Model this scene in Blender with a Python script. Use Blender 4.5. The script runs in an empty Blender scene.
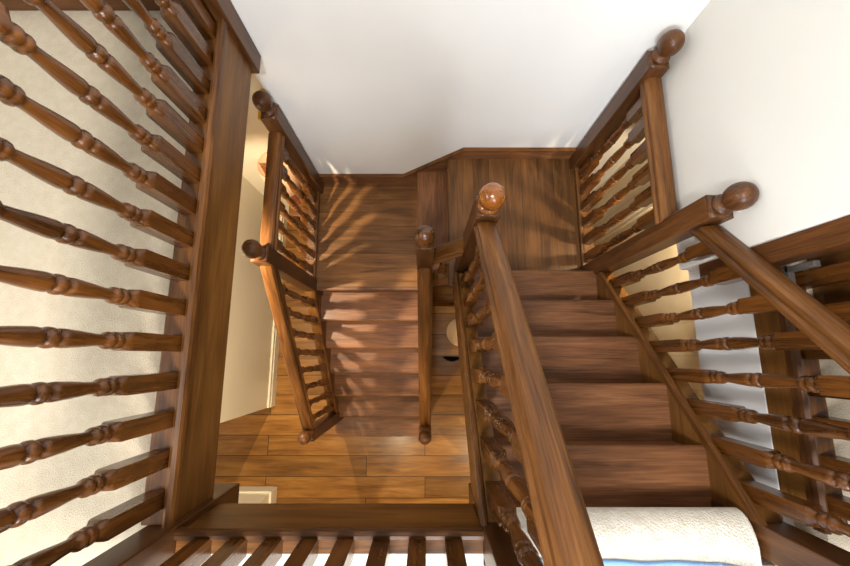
import bpy, bmesh, math, random
from mathutils import Vector, Matrix
random.seed(7)
SC = bpy.context.scene
COL = SC.collection
PI = math.pi

# ------------------------------------------------------------------ materials
def srgb(r, g, b):
    f = lambda c: (c/255/12.92) if c/255 <= .04045 else ((c/255+.055)/1.055)**2.4
    return (f(r), f(g), f(b), 1)

def new_mat(name):
    m = bpy.data.materials.new(name); m.use_nodes = True
    nt = m.node_tree
    return m, nt, nt.nodes['Principled BSDF']

def ramp(nt, stops):
    n = nt.nodes.new('ShaderNodeValToRGB')
    e = n.color_ramp.elements
    while len(e) < len(stops): e.new(.5)
    for el, (p, c) in zip(e, stops): el.position = p; el.color = c
    return n

def wood(name, dark, mid, light, rough=.36, scale=1.0, plank=None, seam=0.0, coat=.25, fine=.34, lift=0, spec=.28):
    """grain runs along the x of the 'gr' attribute; plank = board width across (y of gr)"""
    m, nt, b = new_mat(name)
    N, L = nt.nodes.new, nt.links.new
    at = N('ShaderNodeAttribute'); at.attribute_name = 'gr'
    oi = N('ShaderNodeObjectInfo')
    off = N('ShaderNodeVectorMath'); off.operation = 'MULTIPLY_ADD'
    cx = N('ShaderNodeCombineXYZ')
    for i in range(3): L(oi.outputs['Random'], cx.inputs[i])
    L(cx.outputs[0], off.inputs[0]); off.inputs[1].default_value = (37, 53, 71); L(at.outputs['Vector'], off.inputs[2])
    vec = off.outputs[0]
    rnd = None
    if plank:
        br = N('ShaderNodeTexBrick')
        br.offset = .37; br.inputs['Scale'].default_value = 1
        br.inputs['Brick Width'].default_value = plank[1]; br.inputs['Row Height'].default_value = plank[0]
        br.inputs['Mortar Size'].default_value = seam; br.inputs['Mortar Smooth'].default_value = .2
        br.inputs['Color1'].default_value = (0, 0, 0, 1); br.inputs['Color2'].default_value = (1, 1, 1, 1)
        br.inputs['Mortar'].default_value = (.5, .5, .5, 1)
        L(at.outputs['Vector'], br.inputs['Vector'])
        rnd = br
        sh = N('ShaderNodeVectorMath'); sh.operation = 'MULTIPLY_ADD'
        L(br.outputs['Color'], sh.inputs[0]); sh.inputs[1].default_value = (9, 5, 7); L(vec, sh.inputs[2])
        vec = sh.outputs[0]
    mp = N('ShaderNodeMapping'); mp.inputs['Scale'].default_value = (1.6*scale, 17*scale, 17*scale); L(vec, mp.inputs[0])
    n1 = N('ShaderNodeTexNoise'); n1.inputs['Scale'].default_value = 1.6; n1.inputs['Detail'].default_value = 5
    n1.inputs['Roughness'].default_value = .6; n1.inputs['Distortion'].default_value = .7; L(mp.outputs[0], n1.inputs[0])
    mp2 = N('ShaderNodeMapping'); mp2.inputs['Scale'].default_value = (7*scale, 170*scale, 170*scale); L(vec, mp2.inputs[0])
    n2 = N('ShaderNodeTexNoise'); n2.inputs['Scale'].default_value = 1.3; n2.inputs['Detail'].default_value = 3; L(mp2.outputs[0], n2.inputs[0])
    mp3 = N('ShaderNodeMapping'); mp3.inputs['Scale'].default_value = (1.3, 2.6, 2.6); L(vec, mp3.inputs[0])
    n3 = N('ShaderNodeTexNoise'); n3.inputs['Scale'].default_value = 1.7; n3.inputs['Detail'].default_value = 2; L(mp3.outputs[0], n3.inputs[0])
    a = N('ShaderNodeMath'); a.operation = 'MULTIPLY'; a.inputs[1].default_value = .58; L(n1.outputs['Fac'], a.inputs[0])
    c = N('ShaderNodeMath'); c.operation = 'MULTIPLY_ADD'; c.inputs[1].default_value = fine; L(n2.outputs['Fac'], c.inputs[0]); L(a.outputs[0], c.inputs[2])
    d = N('ShaderNodeMath'); d.operation = 'MULTIPLY_ADD'; d.inputs[1].default_value = .26; L(n3.outputs['Fac'], d.inputs[0]); L(c.outputs[0], d.inputs[2])
    r = ramp(nt, [(.41+lift, dark), (.58+lift, mid), (.76+lift, light)]); L(d.outputs[0], r.inputs[0])
    hsv = N('ShaderNodeHueSaturation')
    mr = N('ShaderNodeMapRange'); mr.inputs['To Min'].default_value = .86; mr.inputs['To Max'].default_value = 1.14
    L(oi.outputs['Random'], mr.inputs[0]); L(mr.outputs[0], hsv.inputs['Value']); L(r.outputs[0], hsv.inputs['Color'])
    colr = hsv.outputs[0]
    if rnd:
        h2 = N('ShaderNodeHueSaturation'); m2 = N('ShaderNodeMapRange'); m2.inputs['To Min'].default_value = .72; m2.inputs['To Max'].default_value = 1.25
        L(rnd.outputs['Color'], m2.inputs[0]); L(m2.outputs[0], h2.inputs['Value']); L(colr, h2.inputs['Color'])
        mx = N('ShaderNodeMix'); mx.data_type = 'RGBA'; L(rnd.outputs['Fac'], mx.inputs[0]); L(h2.outputs[0], mx.inputs[6]); mx.inputs[7].default_value = tuple(x*.25 for x in dark[:3])+(1,)
        colr = mx.outputs[2]
    L(colr, b.inputs['Base Color'])
    rr = N('ShaderNodeMapRange'); rr.inputs['To Min'].default_value = rough-.06; rr.inputs['To Max'].default_value = rough+.14
    L(n1.outputs['Fac'], rr.inputs[0]); L(rr.outputs[0], b.inputs['Roughness'])
    bp = N('ShaderNodeBump'); bp.inputs['Strength'].default_value = .18; bp.inputs['Distance'].default_value = .002
    L(n2.outputs['Fac'], bp.inputs['Height']); L(bp.outputs[0], b.inputs['Normal'])
    b.inputs['Specular IOR Level'].default_value = spec; b.inputs['Coat Weight'].default_value = coat; b.inputs['Coat Roughness'].default_value = .22
    return m

def plain(name, colr, rough=.8, bump=0, bscale=60, var=.05, sheen=0, spec=.3):
    m, nt, b = new_mat(name)
    N, L = nt.nodes.new, nt.links.new
    tc = N('ShaderNodeTexCoord')
    n = N('ShaderNodeTexNoise'); n.inputs['Scale'].default_value = 2.2; n.inputs['Detail'].default_value = 4
    L(tc.outputs['Object'], n.inputs[0])
    lo = tuple(c*(1-var) for c in colr[:3])+(1,); hi = tuple(min(1, c*(1+var)) for c in colr[:3])+(1,)
    r = ramp(nt, [(.3, lo), (.7, hi)]); L(n.outputs['Fac'], r.inputs[0]); L(r.outputs[0], b.inputs['Base Color'])
    b.inputs['Roughness'].default_value = rough; b.inputs['Specular IOR Level'].default_value = spec
    if sheen: b.inputs['Sheen Weight'].default_value = sheen
    if bump:
        n2 = N('ShaderNodeTexNoise'); n2.inputs['Scale'].default_value = bscale; n2.inputs['Detail'].default_value = 4
        L(tc.outputs['Object'], n2.inputs[0])
        bp = N('ShaderNodeBump'); bp.inputs['Strength'].default_value = bump; bp.inputs['Distance'].default_value = .006
        L(n2.outputs['Fac'], bp.inputs['Height']); L(bp.outputs[0], b.inputs['Normal'])
    return m

def carpet_mat(name, a, c, scale=230):
    m, nt, b = new_mat(name)
    N, L = nt.nodes.new, nt.links.new
    tc = N('ShaderNodeTexCoord')
    v = N('ShaderNodeTexVoronoi'); v.inputs['Scale'].default_value = scale; L(tc.outputs['Object'], v.inputs[0])
    n = N('ShaderNodeTexNoise'); n.inputs['Scale'].default_value = 35; n.inputs['Detail'].default_value = 5; L(tc.outputs['Object'], n.inputs[0])
    r = ramp(nt, [(.3, a), (.7, c)]); L(n.outputs['Fac'], r.inputs[0]); L(r.outputs[0], b.inputs['Base Color'])
    b.inputs['Roughness'].default_value = .95; b.inputs['Specular IOR Level'].default_value = .1; b.inputs['Sheen Weight'].default_value = .2
    bp = N('ShaderNodeBump'); bp.inputs['Strength'].default_value = .6; bp.inputs['Distance'].default_value = .004
    L(v.outputs['Distance'], bp.inputs['Height']); L(bp.outputs[0], b.inputs['Normal'])
    return m

W = {
 'rail':  wood('oiled_rail_wood', srgb(56, 33, 11), srgb(100, 61, 25), srgb(135, 88, 42), rough=.40, coat=.08),
 'turn':  wood('turned_wood', srgb(49, 26, 9), srgb(90, 52, 18), srgb(129, 77, 30), rough=.24, coat=.3, spec=.45),
 'newel': wood('newel_wood', srgb(49, 28, 13), srgb(83, 50, 24), srgb(113, 71, 36), rough=.36, coat=.15),
 'knob':  wood('polished_orange_knob', srgb(84, 43, 12), srgb(130, 74, 22), srgb(162, 98, 36), rough=.2, coat=.5, spec=.5),
 'tread': wood('tread_wood', srgb(70, 45, 25), srgb(116, 75, 46), srgb(152, 103, 66), rough=.44, scale=.8, coat=.04),
 'land':  wood('landing_boards', srgb(73, 45, 21), srgb(113, 75, 38), srgb(142, 98, 55), rough=.44, plank=(.105, 3.0), seam=.0008, coat=.05, fine=.16, lift=-.07),
 'floor': wood('wide_floor_boards', srgb(92, 58, 23), srgb(140, 95, 42), srgb(171, 125, 64), rough=.30, scale=.6, plank=(.1925, 1.55), seam=.0032, fine=.22, lift=-.05),
 'panel': wood('fascia_wood', srgb(78, 48, 18), srgb(116, 76, 32), srgb(146, 100, 48), rough=.40, scale=.7, coat=.08, fine=.24, lift=-.04),
}
M = {
 'wall':  plain('white_plaster', srgb(244, 244, 242), .85, .06, 14, .012),
 'wallr': plain('textured_white_plaster', srgb(232, 230, 223), .9, .25, 16, .02),
 'cream': plain('cream_paint', srgb(240, 230, 206), .7, .03, 20, .015),
 'creamgloss': plain('cream_gloss_paint', srgb(238, 230, 208), .4, 0, 20, .01),
 'peach': plain('peach_shade', srgb(232, 186, 148), .7),
 'yellow': plain('yellow_picture', srgb(240, 190, 60), .6, 0, 20, .15),
 'blue':  plain('blue_cloth', srgb(128, 172, 226), .95, .4, 120, .06, .3),
 'mat':   plain('beige_woven_mat', srgb(208, 172, 128), .9, .6, 90, .08),
 'dark':  plain('dark_basket', srgb(38, 32, 32), .7, .3, 60, .1),
 'grey':  plain('grey_metal', srgb(92, 86, 80), .5, 0, 20, .05),
 'ceram': plain('ceramic', srgb(120, 60, 40), .3),
 'carpet': carpet_mat('beige_carpet', srgb(206, 190, 163), srgb(215, 201, 176)),
 'cream_carpet': carpet_mat('cream_fleece_carpet', srgb(226, 217, 198), srgb(243, 237, 224), 150),
}
# panelled beige paint: thin vertical board joints
def panel_paint():
    m, nt, b = new_mat('beige_board_panelling')
    N, L = nt.nodes.new, nt.links.new
    tc = N('ShaderNodeTexCoord'); sp = N('ShaderNodeSeparateXYZ'); L(tc.outputs['Object'], sp.inputs[0])
    ml = N('ShaderNodeMath'); ml.operation = 'MULTIPLY'; ml.inputs[1].default_value = 1/.17; L(sp.outputs['Y'], ml.inputs[0])
    fr = N('ShaderNodeMath'); fr.operation = 'FRACT'; L(ml.outputs[0], fr.inputs[0])
    r = ramp(nt, [(0, srgb(190, 172, 136)), (.03, srgb(236, 222, 188))]); L(fr.outputs[0], r.inputs[0])
    L(r.outputs[0], b.inputs['Base Color']); b.inputs['Roughness'].default_value = .6
    return m
M['boards'] = panel_paint()

def lamp_mat(name, colr, s):
    m, nt, b = new_mat(name)
    b.inputs['Base Color'].default_value = colr; b.inputs['Emission Color'].default_value = colr; b.inputs['Emission Strength'].default_value = s
    return m
M['glow'] = lamp_mat('lit_downlight_glass', (1, .74, .42, 1), 6)

# ------------------------------------------------------------------ mesh helpers
class MB:
    """collects shapes into one mesh, each with its own grain direction"""
    def __init__(s):
        s.bm = bmesh.new(); s.g = s.bm.verts.layers.float_vector.new('gr')
    def _grain(s, verts, axis, origin=(0, 0, 0)):
        o = Vector(origin)
        for v in verts:
            c = v.co-o
            v[s.g] = {'x': (c.x, c.y, c.z), 'y': (c.y, c.x, c.z), 'z': (c.z, c.x, c.y)}[axis]
    def box(s, x0, x1, y0, y1, z0, z1, grain='x', bev=.004, seg=2):
        t = bmesh.new()
        bmesh.ops.create_cube(t, size=1)
        for v in t.verts: v.co = Vector(((x0+x1)/2+v.co.x*(x1-x0), (y0+y1)/2+v.co.y*(y1-y0), (z0+z1)/2+v.co.z*(z1-z0)))
        if bev: bmesh.ops.bevel(t, geom=list(t.edges), offset=bev, segments=seg, profile=.5, affect='EDGES')
        s.merge(t, grain); return s
    def merge(s, t, grain, smooth=False):
        mp = {}
        for v in t.verts: mp[v] = s.bm.verts.new(v.co)
        for f in t.faces:
            nf = s.bm.faces.new([mp[v] for v in f.verts]); nf.smooth = smooth or f.smooth
        s._grain(mp.values(), grain); t.free()
    def prism(s, pts, a0, a1, axis='y', grain='x', bev=0):
        """polygon pts in the plane normal to axis, extruded a0..a1.  y:(x,z)  x:(y,z)  z:(x,y)"""
        t = bmesh.new()
        def P(p, a): return {'y': (p[0], a, p[1]), 'x': (a, p[0], p[1]), 'z': (p[0], p[1], a)}[axis]
        A = [t.verts.new(P(p, a0)) for p in pts]; B = [t.verts.new(P(p, a1)) for p in pts]
        t.faces.new(A); t.faces.new(list(reversed(B)))
        n = len(pts)
        for i in range(n): t.faces.new([A[i], B[i], B[(i+1) % n], A[(i+1) % n]])
        bmesh.ops.recalc_face_normals(t, faces=t.faces)
        if bev: bmesh.ops.bevel(t, geom=list(t.edges), offset=bev, segments=2, profile=.5, affect='EDGES')
        s.merge(t, grain); return s
    def lathe(s, prof, cx=0, cy=0, seg=20, z0=0):
        """prof: list of (r, z, smooth-square blend 0 round..1 square)"""
        rings = []
        for p in prof:
            r, z = p[0], p[1]; q = p[2] if len(p) > 2 else 0
            ring = []
            for k in range(seg):
                a = 2*PI*k/seg
                c, sn = math.cos(a), math.sin(a)
                sq = 1/max(abs(c), abs(sn)); f = 1+(sq-1)*q
                v = s.bm.verts.new((cx+r*f*c, cy+r*f*sn, z0+z)); v[s.g] = (z, r*f*c, r*f*sn)
                ring.append(v)
            rings.append(ring)
        for A, B, p0, p1 in zip(rings, rings[1:], prof, prof[1:]):
            flat = (len(p0) > 2 and p0[2] == 1 and len(p1) > 2 and p1[2] == 1)
            for k in range(seg):
                f = s.bm.faces.new([A[k], A[(k+1) % seg], B[(k+1) % seg], B[k]]); f.smooth = not flat
        s.bm.faces.new(list(reversed(rings[0]))); s.bm.faces.new(rings[-1]); return s
    def sweep(s, sec, A, B, right):
        """section (side, up) moved from A to B; plumb end cuts; grain along the run"""
        A, B, R = Vector(A), Vector(B), Vector(right).normalized(); d = B-A; Lh = d.length
        run = d.normalized(); up = R.cross(run); up = up if up.z > 0 else -up
        nrm = Vector((0, 0, 1)); k = 1/max(.3, up.z)
        P = [], []
        for (a, h) in sec:
            for i, O in enumerate((A, B)):
                v = s.bm.verts.new(O+R*a+nrm*h*k); v[s.g] = (i*Lh, a, h); P[i].append(v)
        n = len(sec)
        for i in range(n):
            f = s.bm.faces.new([P[0][i], P[0][(i+1) % n], P[1][(i+1) % n], P[1][i]])
        s.bm.faces.new(list(reversed(P[0]))); s.bm.faces.new(P[1])
        return s
    def build(s, name, mat, parent=None, loc=None):
        bmesh.ops.recalc_face_normals(s.bm, faces=s.bm.faces)
        me = bpy.data.meshes.new(name); s.bm.to_mesh(me); s.bm.free(); me.materials.append(mat)
        o = bpy.data.objects.new(name, me); COL.objects.link(o)
        if parent is not None: attach(o, parent, loc or (0, 0, 0))
        elif loc: o.location = loc
        return o

WLOC = {}
def attach(o, parent, wloc):
    o.parent = parent
    o.location = Vector(wloc)-WLOC[parent.name]; WLOC[o.name] = Vector(wloc)

def thing(name, label, cat, loc, group=None):
    o = bpy.data.objects.new(name, None); COL.objects.link(o); o.empty_display_size = .1
    o.location = loc; o['label'] = label; o['category'] = cat
    if group: o['group'] = group
    WLOC[o.name] = Vector(loc); return o
def tag(o, label, cat, group=None):
    o['label'] = label; o['category'] = cat
    if group: o['group'] = group
    return o
def struct(name, mb, mat, label=None):
    o = mb.build(name, mat); o['kind'] = 'structure'
    if label: o['label'] = label; o['category'] = name.split('_')[0]
    return o

# ------------------------------------------------------------------ levels
R_ = .19
Z_UP = 2.85          # upper floor
Z_L3, Z_ST, Z_L1 = 1.71, 1.52, 1.33
YW = 1.30            # far wall
PW = .0435           # newel half width

# ------------------------------------------------------------------ setting
struct('floor', MB().box(-2.9, 2.6, -3.2, 2.2, -.08, 0, 'x', 0), W['floor'], 'wide orange brown timber board floor at the bottom of the stairwell')
struct('wall_far', MB().box(-.80, 1.45, YW, YW+.12, 0, 5.4, 'x', .004)  .box(-2.9, -.80, YW, YW+.12, 2.6, 5.4, 'x', .004), M['wall'], 'smooth white wall behind the landings')
struct('wall_right', MB().box(1.06, 1.22, .352, YW, 2.52, 5.4, 'x', .004), M['wallr'], 'textured white wall above the right landing')
struct('wall_alcove', MB().box(-2.9, -.70, 1.49, 1.6, 0, 2.6, 'x', 0), M['cream'], 'cream wall of the hall beneath the left gallery')
struct('wall_left', MB().box(-2.6, -1.53, -.494, 1.49, 0, 2.60, 'x', .004), M['cream'], 'cream wall under the left gallery')
struct('wall_corner', MB().box(-2.6, -1.455, -3.0, -1.262, 0, 2.60, 'x', .004), M['cream'], 'cream wall stub by the doorway under the gallery corner')
sk = MB().box(-1.53, -1.512, -.494, 1.49, 0, .15, 'y', .003).box(-1.512, -1.505, -.494, 1.49, 0, .11, 'y', .003)
struct('baseboard_left', sk, M['creamgloss'])
sk = MB().box(-1.455, -1.432, -3.0, -1.245, 0, .15, 'y', .003).box(-2.4, -1.455, -1.262, -1.242, 0, .15, 'x', .003)
struct('baseboard_corner', sk, M['creamgloss'])
struct('floor_gallery', MB().box(-2.9, -.80, -1.6, YW, 2.62, Z_UP, 'x', 0), M['carpet'], 'beige carpet on the left gallery')
struct('floor_front', MB().box(-2.9, .98, -3.2, -.60, 2.62, Z_UP, 'x', 0).box(-.80, .17, -.60, -.54, 2.62, Z_UP, 'x', 0).box(.98, 2.6, -3.2, -.60, 2.62, Z_UP, 'x', 0), M['cream_carpet'], 'cream carpet on the front gallery')
struct('floor_side', MB().box(1.185, 2.6, -.60, YW, 2.46, Z_UP, 'x', 0), M['carpet'], 'beige carpet on the right gallery')
struct('baseboard_gallery', MB().box(-2.9, -.815, YW-.02, YW, Z_UP, Z_UP+.07, 'x', .004), W['newel'])
struct('wall_bulkhead', MB().box(1.15, 1.185, -.60, YW, 2.44, 2.745, 'x', .002), M['wall'], 'white plaster strip below the right gallery edge')
struct('wall_panelled', MB().box(1.36, 1.45, -3.0, YW, 0, 2.46, 'x', 0), M['boards'], 'beige panelled wall right of the upper flight')
struct('wall_back', MB().box(-2.9, 2.6, -3.3, -3.2, 0, 2.62, 'x', 0), M['cream'])
tr = MB().box(1.335, 1.36, .895, .94, 0, 2.46, 'z', .006).box(1.345, 1.36, .87, .965, 0, 2.46, 'z', .006)
struct('trim_1', tr, M['creamgloss'])
# stepped skirting behind the landings
pts = [(-.84, 1.30), (-.05, 1.30), (-.05, 1.45), (.155, 1.45), (.155, 1.66), (1.06, 1.66), (1.06, 1.808), (.25, 1.808), (-.15, 1.44), (-.84, 1.44)]
struct('baseboard_far', MB().prism(pts, YW-.018, YW, 'y', 'x', .003), W['tread'])
pts = [(-.84, 1.44), (-.15, 1.44), (.25, 1.808), (1.06, 1.808), (1.06, 1.826), (.244, 1.826), (-.157, 1.458), (-.84, 1.458)]
struct('trim_2', MB().prism(pts, YW-.026, YW, 'y', 'x', .002), W['rail'])

# ------------------------------------------------------------------ profiles
def baluster_mesh(L=.86, sq=.0245):
    zc = .412
    lo = [(sq, 0, 1), (sq, .196, 1), (sq*.98, .205, .8), (.0205, .216, .1), (.0180, .221), (.0220, .226), (.0228, .234), (.0215, .242), (.0178, .245),
          (.0212, .250), (.0220, .256), (.0205, .263), (.0152, .268), (.0142, .277), (.0155, .30), (.0190, .335), (.0208, .364), (.0216, .378), (.0205, .390),
          (.0115, .395), (.0185, .399), (.0226, .406), (.0231, .412)]
    lo = [(p[0], p[1]+.018*(p[1] > .1), *p[2:]) for p in lo]; zc += .018
    up = [(r, 2*zc-z, *q) for (r, z, *q) in reversed(lo[1:-1])]
    if L < .75:
        k = L/.84; lo = [(p[0], p[1]*k, *p[2:]) for p in lo]; up = [(p[0], p[1]*k, *p[2:]) for p in up]
    prof = lo+up+[(sq, L, 1)]
    m = MB(); m.lathe(prof, seg=16); return m
PROTO = {}
def baluster(parent, x, y, z, L=.86):
    key = round(L, 3)
    if key not in PROTO:
        o = baluster_mesh(L).build('baluster', W['turn'], parent, (x, y, z)); PROTO[key] = o
    else:
        o = PROTO[key].copy(); COL.objects.link(o); attach(o, parent, (x, y, z))
    return o
def newel(parent, x, y, z0, z1, hw=PW, ball=True, material='newel', knob=None):
    """square post with a turned ball finial; z1 = top of the square block"""
    m = MB()
    m.box(x-hw, x+hw, y-hw, y+hw, z0, z1-.012, 'z', .004)
    m.lathe([(hw-.001, 0, 1), (hw-.001, .004, 1), (hw*.80, .014, .8)], x, y, 16, z1-.013)
    p = m.build('newel_post', W[material], parent)
    if ball:
        f = MB()
        f.lathe([(.030, 0), (.037, .003), (.0385, .009), (.036, .015), (.027, .020), (.0215, .027), (.0215, .033), (.0265, .038),
                 (.0355, .046), (.0415, .056), (.0445, .068), (.0455, .080), (.0440, .093), (.0400, .105), (.033, .116), (.024, .124), (.013, .129), (.004, .1305)], 0, 0, 28)
        attach_sub(f.build('finial', W[knob or material]), p, (x, y, z1))
    return p
def attach_sub(o, part, wloc):
    o.parent = part; o.location = Vector(wloc)   # parts of this kind are built in world coordinates
RAIL = [(-.030, 0), (-.041, .004), (-.044, .012), (-.042, .020), (-.034, .025), (-.034, .030), (-.037, .036), (-.035, .046), (-.027, .054), (-.014, .0585), (0, .060),
        (.014, .0585), (.027, .054), (.035, .046), (.037, .036), (.034, .030), (.034, .025), (.042, .020), (.044, .012), (.041, .004), (.030, 0)]
def part(mb, name, mat, root):
    o = mb.build(name, W[mat] if mat in W else M[mat]); o.parent = root; o.location = -WLOC[root.name]; WLOC[o.name] = Vector((0, 0, 0)); return o
# newel()/rails use world coordinates: redirect MB.build's attach for them
def _world_attach(o, parent):
    o.parent = parent; o.location = -WLOC[parent.name]; WLOC[o.name] = Vector((0, 0, 0))
_ob = MB.build
def _build(s, name, mat, parent=None, loc=None):
    o = _ob(s, name, mat)
    if parent is not None:
        if loc is None: _world_attach(o, parent)
        else: attach(o, parent, loc)
    elif loc: o.location = loc
    return o
MB.build = _build

# ------------------------------------------------------------------ stairs
NYU, GU = .49, .20       # upper flight: first nosing, going
NYL, GL = .463, .202     # lower flight
XU0, XU1 = .245, .985
XL0, XL1 = -.79, -.035
def nose_u(y): return 1.90+(NYU-y)*R_/GU
def nose_l(y): return Z_L1-(NYL-y)*R_/GL

def tread(root, x0, x1, y_front, y_back, z, sgn):
    m = MB(); th = .034
    # bullnosed front edge at y_front
    r = th/2; pts = []
    for k in range(9):
        a = -PI/2+PI*k/8
        pts.append((y_front-sgn*r+sgn*r*math.cos(a)*1.0, z-r+r*math.sin(a)))
    pts += [(y_back, z), (y_back, z-th)]
    m.prism(pts, x0, x1, 'x', 'x')
    o = part(m, 'tread', 'tread', root); return o

up = thing('stair_flight', 'upper flight of five wooden steps rising from the right landing to the cream carpet', 'stairs', (.61, 0, Z_L3))
for k in range(5):
    z = 1.90+R_*k; yn = NYU-GU*k
    tread(up, XU0, XU1, yn, yn-GU-.03, z, 1)
for k in range(6):
    z = 1.90+R_*k; yn = NYU-GU*k
    part(MB().box(XU0, XU1, yn-.040, yn-.022, z-R_, z-.034, 'x', .001), 'riser', 'tread', up)
def string(root, x0, x1, ya, yb, fz, depth=.27, top=.022, lip=0, end_a=0, end_b=0):
    """closed string between ya and yb under line fz, with a raised lip on one side"""
    m = MB()
    m.prism([(ya, fz(ya)+top), (yb, fz(yb)+top), (yb, fz(yb)+top-depth), (ya, fz(ya)+top-depth)], x0, x1, 'x', 'y', .003)
    o = part(m, 'string_board', 'panel', root)
    c = MB()
    xa, xb = (x0-.008, x0+.016) if lip < 0 else (x1-.016, x1+.008)
    c.sweep([(-.012, -.012), (.012, -.012), (.012, .012), (.008, .018), (0, .020), (-.008, .018), (-.012, .012)], ((xa+xb)/2, ya, fz(ya)+top), ((xa+xb)/2, yb, fz(yb)+top), (1, 0, 0))
    part(c, 'string_lip', 'rail', root); return o
string(up, .985, 1.065, .462, -.485, nose_u, lip=-1)
string(up, .170, .245, .462, -.485, nose_u, lip=-1)

lo = thing('stair_flight', 'lower flight of wooden steps going down from the left landing to the plank floor', 'stairs', (-.41, -.2, 0))
for k in range(1, 6):
    z = Z_L1-R_*k; yn = NYL-GL*k
    tread(lo, XL0, XL1, yn, yn+GL+.03, z, -1)
# curtail bottom step with rounded ends
zb = R_; yb = NYL-GL*6
pts = []
def curtail(x0, x1, y0, y1, r):
    p = []
    for k in range(9):
        a = PI+PI/2*k/8; p.append((x0+r+r*math.cos(a), y0+r+r*math.sin(a)))
    for k in range(9):
        a = -PI/2+PI/2*k/8; p.append((x1-r+r*math.cos(a), y0+r+r*math.sin(a)))
    return p+[(x1, y1), (x0, y1)]
part(MB().prism(curtail(-.855, .03, yb, yb+GL+.03, .07), zb-.034, zb, 'z', 'x', .006), 'tread', 'tread', lo)
part(MB().prism(curtail(-.835, .01, yb+.02, yb+GL+.03, .06), 0, zb-.034, 'z', 'x'), 'riser', 'tread', lo)
for k in range(0, 6):
    z = Z_L1-R_*k; yn = NYL-GL*k
    part(MB().box(XL0, XL1, yn+.022, yn+.040, z-R_, z-.034, 'x', .001), 'riser', 'tread', lo)
string(lo, -.862, -.79, .455, -.50, nose_l, lip=1)
string(lo, -.035, .035, .49, -.50, nose_l, lip=-1)

# landings
l1 = thing('stair_landing', 'square wooden landing striped by baluster shadows at the head of the lower flight', 'landing', (-.42, .87, Z_L1))
m = MB().box(-.82, -.03, NYL+.03, YW-.012, Z_L1-.034, Z_L1, 'x', .001)
part(m, 'landing_floor', 'land', l1)
tread_l = MB()
pts = [(NYL+.017-.017*math.cos(-PI/2+PI*k/8), Z_L1-.017+.017*math.sin(-PI/2+PI*k/8)) for k in range(9)]+[(NYL+.03, Z_L1), (NYL+.03, Z_L1-.034)]
part(MB().prism(pts, XL0, XL1, 'x', 'x'), 'landing_nosing', 'tread', l1)
part(MB().box(-.862, -.79, .46, YW-.012, Z_L1-.24, Z_L1+.022, 'y', .004), 'side_board', 'panel', l1)
part(MB().box(-.806, -.782, .54, YW-.018, Z_L1+.02, Z_L1+.042, 'y', .006), 'base_lip', 'rail', l1)

st = thing('stair_step', 'narrow single step between the left and right landings', 'step', (.06, .93, Z_ST))
m = MB().box(-.055, .19, .545, YW-.012, Z_ST-.034, Z_ST, 'y', .006)
part(m, 'tread', 'tread', st)
part(MB().box(-.032, -.014, .545, YW-.012, Z_L1, Z_ST-.034, 'y', .001), 'riser', 'tread', st)
l3 = thing('stair_landing', 'right wooden landing with lengthwise boards at the foot of the upper flight', 'landing', (.6, .88, Z_L3))
part(MB().box(.148, .985, .43, YW-.012, Z_L3-.034, Z_L3, 'y', .006), 'landing_floor', 'land', l3)
part(MB().box(.170, .188, .545, YW-.012, Z_ST, Z_L3-.034, 'y', .001), 'riser', 'tread', l3)
part(MB().box(.985, 1.065, .46, YW-.012, Z_L3-.26, Z_L3+.022, 'y', .004), 'side_board', 'panel', l3)
part(MB().box(.972, .998, .545, YW-.018, Z_L3+.018, Z_L3+.042, 'y', .006), 'base_lip', 'rail', l3)

# ------------------------------------------------------------------ balustrades
def rail_y(root, x, ya, za, yb, zb, name='handrail'):
    return part(MB().sweep(RAIL, (x, ya, za), (x, yb, zb), (1, 0, 0)), name, 'rail', root)

# left gallery
BZ = 2.872
g = thing('balustrade', 'long balustrade of turned balusters along the left beige carpeted gallery', 'balustrade', (-.775, .4, 2.63), 'gallery balustrades')
part(MB().box(-.775, -.742, -.485, 1.215, 2.628, 2.868, 'y', .004), 'fascia', 'panel', g)
part(MB().box(-.828, -.745, -.485, 1.215, 2.80, BZ, 'y', .003), 'base_rail', 'rail', g)
part(MB().sweep([(-.012, -.016), (.014, -.016), (.017, .004), (.013, .016), (.002, .022), (-.009, .016), (-.012, .004)], (-.747, -.485, BZ), (-.747, 1.215, BZ), (1, 0, 0)), 'base_lip', 'rail', g)
newel(g, -.765, -.530, 2.475, 3.86, .0455)
newel(g, -.765, 1.2545, 2.60, 3.86, .0445)
for k in range(15): baluster(g, -.786, -.412+.1125*k, BZ-.002, .83)
rail_y(g, -.786, -.484, 3.69, 1.21, 3.69)
# front gallery
g = thing('balustrade', 'front gallery balustrade with square baluster feet over cream carpet', 'balustrade', (-.28, -.52, 2.63), 'gallery balustrades')
part(MB().box(-.7195, .17, -.538, -.506, 2.628, 2.868, 'x', .004), 'fascia', 'panel', g)
part(MB().box(-.7195, .17, -.560, -.510, 2.80, BZ, 'x', .003), 'base_rail', 'rail', g)
part(MB().sweep([(-.012, -.016), (.014, -.016), (.017, .004), (.013, .014), (.002, .018), (-.009, .014), (-.012, .004)], (-.7195, -.509, BZ-.004), (.17, -.509, BZ-.004), (0, 1, 0)), 'base_lip', 'rail', g)
for k in range(8): baluster(g, -.640+.103*k, -.540, BZ-.002, .83)
part(MB().sweep(RAIL, (-.7195, -.540, 3.69), (.17, -.540, 3.69), (0, 1, 0)), 'handrail', 'rail', g)
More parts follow.
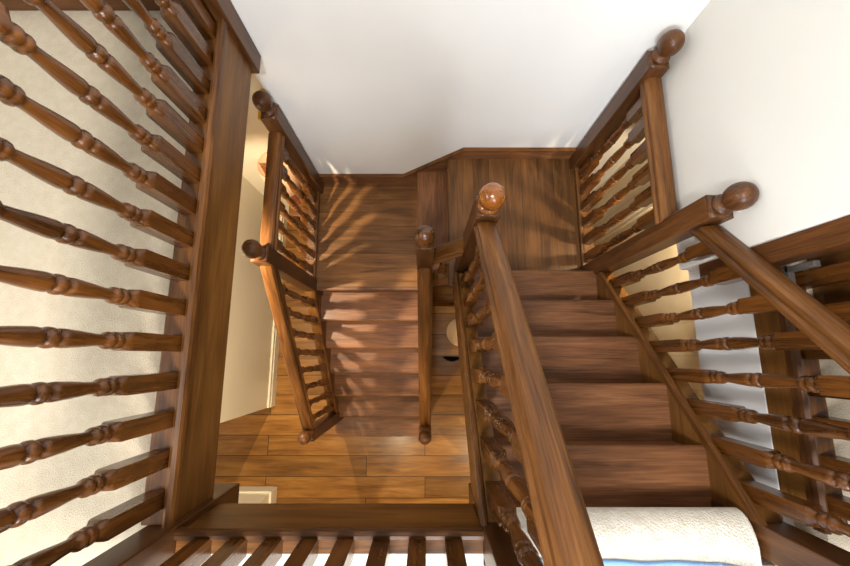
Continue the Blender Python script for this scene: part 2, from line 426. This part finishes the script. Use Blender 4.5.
# right gallery
g = thing('balustrade', 'balustrade along the right carpeted gallery seen behind the upper flight handrail', 'balustrade', (1.2, -.1, 2.75), 'gallery balustrades')
part(MB().box(1.150, 1.183, -.50, .285, 2.746, 2.868, 'y', .004), 'fascia', 'panel', g)
part(MB().box(1.160, 1.232, -.50, .285, 2.80, BZ, 'y', .003), 'base_rail', 'rail', g)
part(MB().sweep([(-.012, -.016), (.014, -.016), (.017, .004), (.013, .016), (.002, .022), (-.009, .016), (-.012, .004)], (1.153, -.50, BZ), (1.153, .285, BZ), (1, 0, 0)), 'base_lip', 'newel', g)
newel(g, 1.105, .3175, 2.62, 3.86, .0345)
for k in range(7): baluster(g, 1.20, -.425+.11*k, BZ-.002, .83)
rail_y(g, 1.20, -.50, 3.69, .285, 3.69)

# left landing balustrade N0-N1
XN = -.822
g = thing('balustrade', 'dark balustrade on the left landing between the white wall and a ball topped newel', 'balustrade', (XN, .85, Z_L1))
newel(g, XN+.014, YW-.012-PW, Z_L1-.20, 2.285, PW)
newel(g, XN, .500, Z_L1-.36, 2.235, PW)
for k in range(6): baluster(g, XN, .602+.109*k, Z_L1+.02, .80)
rail_y(g, XN, .5436, 2.105, YW-.10, 2.105)
# lower flight left handrail N1-N2
g = thing('balustrade', 'sloping balustrade down the left side of the lower flight', 'balustrade', (XN, -.05, .3))
newel(g, XN, -.545, 0.0, 1.215, PW)
RH = .745
rail_y(g, XN, .4564, nose_l(.4564)+RH, -.5014, nose_l(-.5014)+RH)
for k in range(8):
    y = .375-.1165*k
    baluster(g, XN, y, nose_l(y)+.012, .76)
# centre handrail of the lower flight M1-M3
g = thing('balustrade', 'balustrade seen end on down the right side of the lower flight', 'balustrade', (0, 0, .3))
newel(g, 0, .520, Z_L1-.30, 2.38, PW, knob='turn')
newel(g, 0, -.545, 0.0, 1.215, PW)
rail_y(g, 0, .4764, nose_l(.4764)+.575, -.5014, nose_l(-.5014)+.615)
for k in range(8):
    y = .37-.1165*k
    baluster(g, 0, y, nose_l(y)+.012, .60)
# short raking piece M1-M2
g = thing('balustrade', 'short sloping balustrade with one baluster between the two centre newel posts', 'balustrade', (.11, .545, Z_ST))
part(MB().sweep(RAIL, (.0436, .528, 2.03), (.1814, .524, 2.235), (0, 1, 0)), 'handrail', 'rail', g)
baluster(g, .108, .528, Z_ST+.05, .57)
part(MB().sweep([(-.034, -.16), (.034, -.16), (.034, 0), (-.034, 0)], (.0436, .540, Z_ST-.02), (.1764, .530, Z_ST+.165), (0, 1, 0)), 'string_board', 'panel', g)
# upper flight centre balustrade M2-C
XC = .218
g = thing('balustrade', 'centre balustrade of the upper flight with shiny orange ball finial at its foot', 'balustrade', (XC, 0, Z_L3))
newel(g, XC+.007, .525, 1.30, 2.80, PW, knob='knob')
newel(g, XC-.003, -.530, 2.475, 3.86, .0455)
RU = .775
rail_y(g, XC+.008, .4764, nose_u(.4764)+RU, -.4845, nose_u(-.4845)+RU)
for k in range(8):
    y = .385-.1145*k
    baluster(g, XC, y, nose_u(y)+.012, .80)
# right landing R1-R2
XR = 1.018
g = thing('balustrade', 'balustrade on the right landing between the wall corner and a tall ball topped newel', 'balustrade', (XR, .88, Z_L3))
newel(g, XR-.022, YW-.012-PW, Z_L3-.1, 2.655, PW)
newel(g, XR, .508, 1.40, 2.845, PW)
for k in range(6): baluster(g, XR-.006, .602+.109*k, Z_L3+.02, .845)
rail_y(g, XR-.01, .5436, 2.535, YW-.10, 2.535)
# upper flight right
g = thing('balustrade', 'balustrade up the right side of the upper flight beside the cream panelling', 'balustrade', (XR, 0, 2.0))
newel(g, 1.027, -.530, 2.50, 3.86, .0455)
rail_y(g, XR+.012, .4564, nose_u(.4564)+RU, -.4845, nose_u(-.4845)+RU)
for k in range(8):
    y = .385-.1145*k
    baluster(g, XR+.012, y, nose_u(y)+.012, .80)

# ------------------------------------------------------------------ carpet roll and rug
m = MB()
pr = []
y0, z0 = -.492, 2.664
pr = [(-.505, 2.775), (-.478, 2.775), (-.466, 2.783), (-.461, 2.797), (-.465, 2.818), (-.476, 2.836), (-.492, 2.849), (-.515, 2.860), (-.545, Z_UP+.018), (-.605, Z_UP+.018), (-.605, Z_UP-.03), (-.520, Z_UP-.03), (-.508, Z_UP-.06)]
m.prism(pr, .262, .970, 'x', 'x')
o = m.build('stair_carpet', M['cream_carpet'])
for f in o.data.polygons: f.use_smooth = True
md = o.modifiers.new('round', 'BEVEL'); md.width = .012; md.segments = 3
tag(o, 'thick cream carpet edge rolled over the top stair', 'carpet')
m = MB()
pts = [(.30, -.60)]
n = 24
edge = [(.30+.645*k/n, -.570+.002*math.sin(k*.9)-.002*k/n*6-(.02 if k > 20 else 0)*(k-20)/4) for k in range(n+1)]
m.prism(edge+[(.945, -1.3), (.30, -1.3)], Z_UP+.018, Z_UP+.034, 'z', 'x', .004)
tag(m.build('rug', M['blue']), 'light blue cloth rug lying on the cream carpet at the top of the stairs', 'rug')

# ------------------------------------------------------------------ things below and beside
t = thing('side_table', 'small brown wooden table under the stairs with a round beige mat', 'table', (.32, .23, 0))
part(MB().box(.048, .56, -.004, .455, .47, .50, 'x', .006), 'table_top', 'floor', t)
for (x, y) in ((.10, .035), (.52, .035), (.10, .42), (.52, .42)):
    part(MB().box(x-.02, x+.02, y-.02, y+.02, 0, .47, 'z', .003), 'leg', 'newel', t)
m = MB(); m.lathe([(.02, 0), (.125, 0), (.13, .004), (.125, .008), (.06, .0085), (.01, .0085)], .325, .215, 40, .50)
tag(m.build('place_mat', M['mat']), 'round beige woven mat on the small wooden table', 'mat')
m = MB(); m.lathe([(.02, 0), (.10, 0), (.125, .05), (.13, .12), (.12, .12), (.115, .06), (.09, .012), (.01, .012)], .27, .075, 32, 0)
tag(m.build('basket', M['dark']), 'dark round basket peeking out from under the small wooden table', 'basket')

t = thing('console_table', 'brown console table in the corner of the hall beyond the left landing', 'table', (-1.0, 1.33, 0))
part(MB().box(-1.16, -.84, 1.17, 1.48, .91, .94, 'x', .005), 'table_top', 'tread', t)
for (x, y) in ((-1.13, 1.2), (-.87, 1.2), (-1.13, 1.45), (-.87, 1.45)):
    part(MB().box(x-.02, x+.02, y-.02, y+.02, 0, .91, 'z', .003), 'leg', 'newel', t)
t = thing('table_lamp', 'table lamp with a peach shade behind the left landing balustrade', 'lamp', (-1.075, 1.33, .94))
part(MB().lathe([(.06, 0), (.065, .01), (.04, .02), (.05, .1), (.06, .18), (.045, .26), (.015, .31), (.012, .40)], -1.075, 1.33, 24, .94), 'lamp_base', 'ceram', t)
part(MB().lathe([(.15, 0), (.153, .003), (.11, .24), (.107, .24), (.146, .004)], -1.075, 1.33, 32, 1.30), 'lamp_shade', 'peach', t)
tag(MB().box(-.935, -.80, 1.302, 1.49, 2.11, 2.13, 'x', .003).build('shelf', M['yellow']), 'small yellow shelf on the hall wall behind the dark newel finial', 'shelf')
t = thing('cabinet', 'brown wooden cabinet on the right gallery behind the balusters', 'cabinet', (1.45, .2, Z_UP))
part(MB().box(1.27, 1.75, .06, .33, Z_UP, Z_UP+.60, 'z', .004), 'body', 'panel', t)
part(MB().box(1.262, 1.27, .075, .315, Z_UP+.04, Z_UP+.56, 'z', .003), 'door', 'rail', t)
m = MB().box(1.142, 1.162, .258, .278, 2.90, 3.0, 'z', .003).box(1.142, 1.162, .205, .278, 2.895, 2.915, 'y', .003)
tag(m.build('bracket', M['grey']), 'small grey metal bracket beside the wooden post on the right', 'bracket')

# ------------------------------------------------------------------ lights
def downlight_or_fill(x, y, z, power, colr, ang=112):
    L = bpy.data.lights.new('hall_downlight_or_fill', 'SPOT'); L.energy = power; L.color = colr; L.shadow_soft_size = .022
    L.spot_size = math.radians(ang); L.spot_blend = .3
    o = bpy.data.objects.new('hall_downlight_or_fill', L); COL.objects.link(o); o.location = (x, y, z-.05)
WARM = (1, .80, .52)
SOFT = (1, .85, .62)
downlight_or_fill(-1.155, .37, 2.62, 150, SOFT, 104)
downlight_or_fill(1.265, .62, 2.46, 22, WARM, 130)
downlight_or_fill(-1.0, -.95, 2.62, 34, SOFT, 130)  # fill added to brighten the lower part of the cream left wall
downlight_or_fill(-.38, -1.27, 2.62, 60, WARM)
downlight_or_fill(.75, -1.45, 2.62, 50, WARM)  # extra fill, added to bring light to the table under the stairs

def area(name, loc, target, sx, sy, power, colr):
    L = bpy.data.lights.new(name, 'AREA'); L.shape = 'RECTANGLE'; L.size = sx; L.size_y = sy; L.energy = power; L.color = colr
    o = bpy.data.objects.new(name, L); COL.objects.link(o); o.location = loc
    o.rotation_euler = (Vector(target)-Vector(loc)).to_track_quat('-Z', 'Y').to_euler(); return o
area('window_daylight', (.35, -3.0, 4.6), (-.15, 1.3, 3.0), 1.4, 1.2, 125, (.94, .975, 1))
area('bulkhead_fill', (-2.8, -.7, 4.5), (1.1, -.1, 2.7), 1.2, 1.0, 9, (1, .99, .97)).data.spread = math.radians(46)  # added narrow fill that lifts the white bulkhead strip, not an actual window
area('ceiling_light', (-.25, -.75, 5.3), (-.25, -.75, 0), .35, .35, 70, (1, .975, .945))

w = bpy.data.worlds.new('World'); SC.world = w; w.use_nodes = True
bg = w.node_tree.nodes['Background']; bg.inputs[0].default_value = (.99, .99, .985, 1); bg.inputs[1].default_value = .52

# ------------------------------------------------------------------ camera
cam = bpy.data.cameras.new('Camera'); cam.sensor_width = 36; cam.lens = 36*395/850; cam.clip_start = .02
co = bpy.data.objects.new('Camera', cam); COL.objects.link(co)
co.location = (0, 0, 4.129); co.rotation_euler = (.183, 0, 0)
SC.camera = co
SC.view_settings.view_transform = 'Standard'; SC.view_settings.look = 'None'
SC.view_settings.exposure = 0; SC.view_settings.gamma = 1
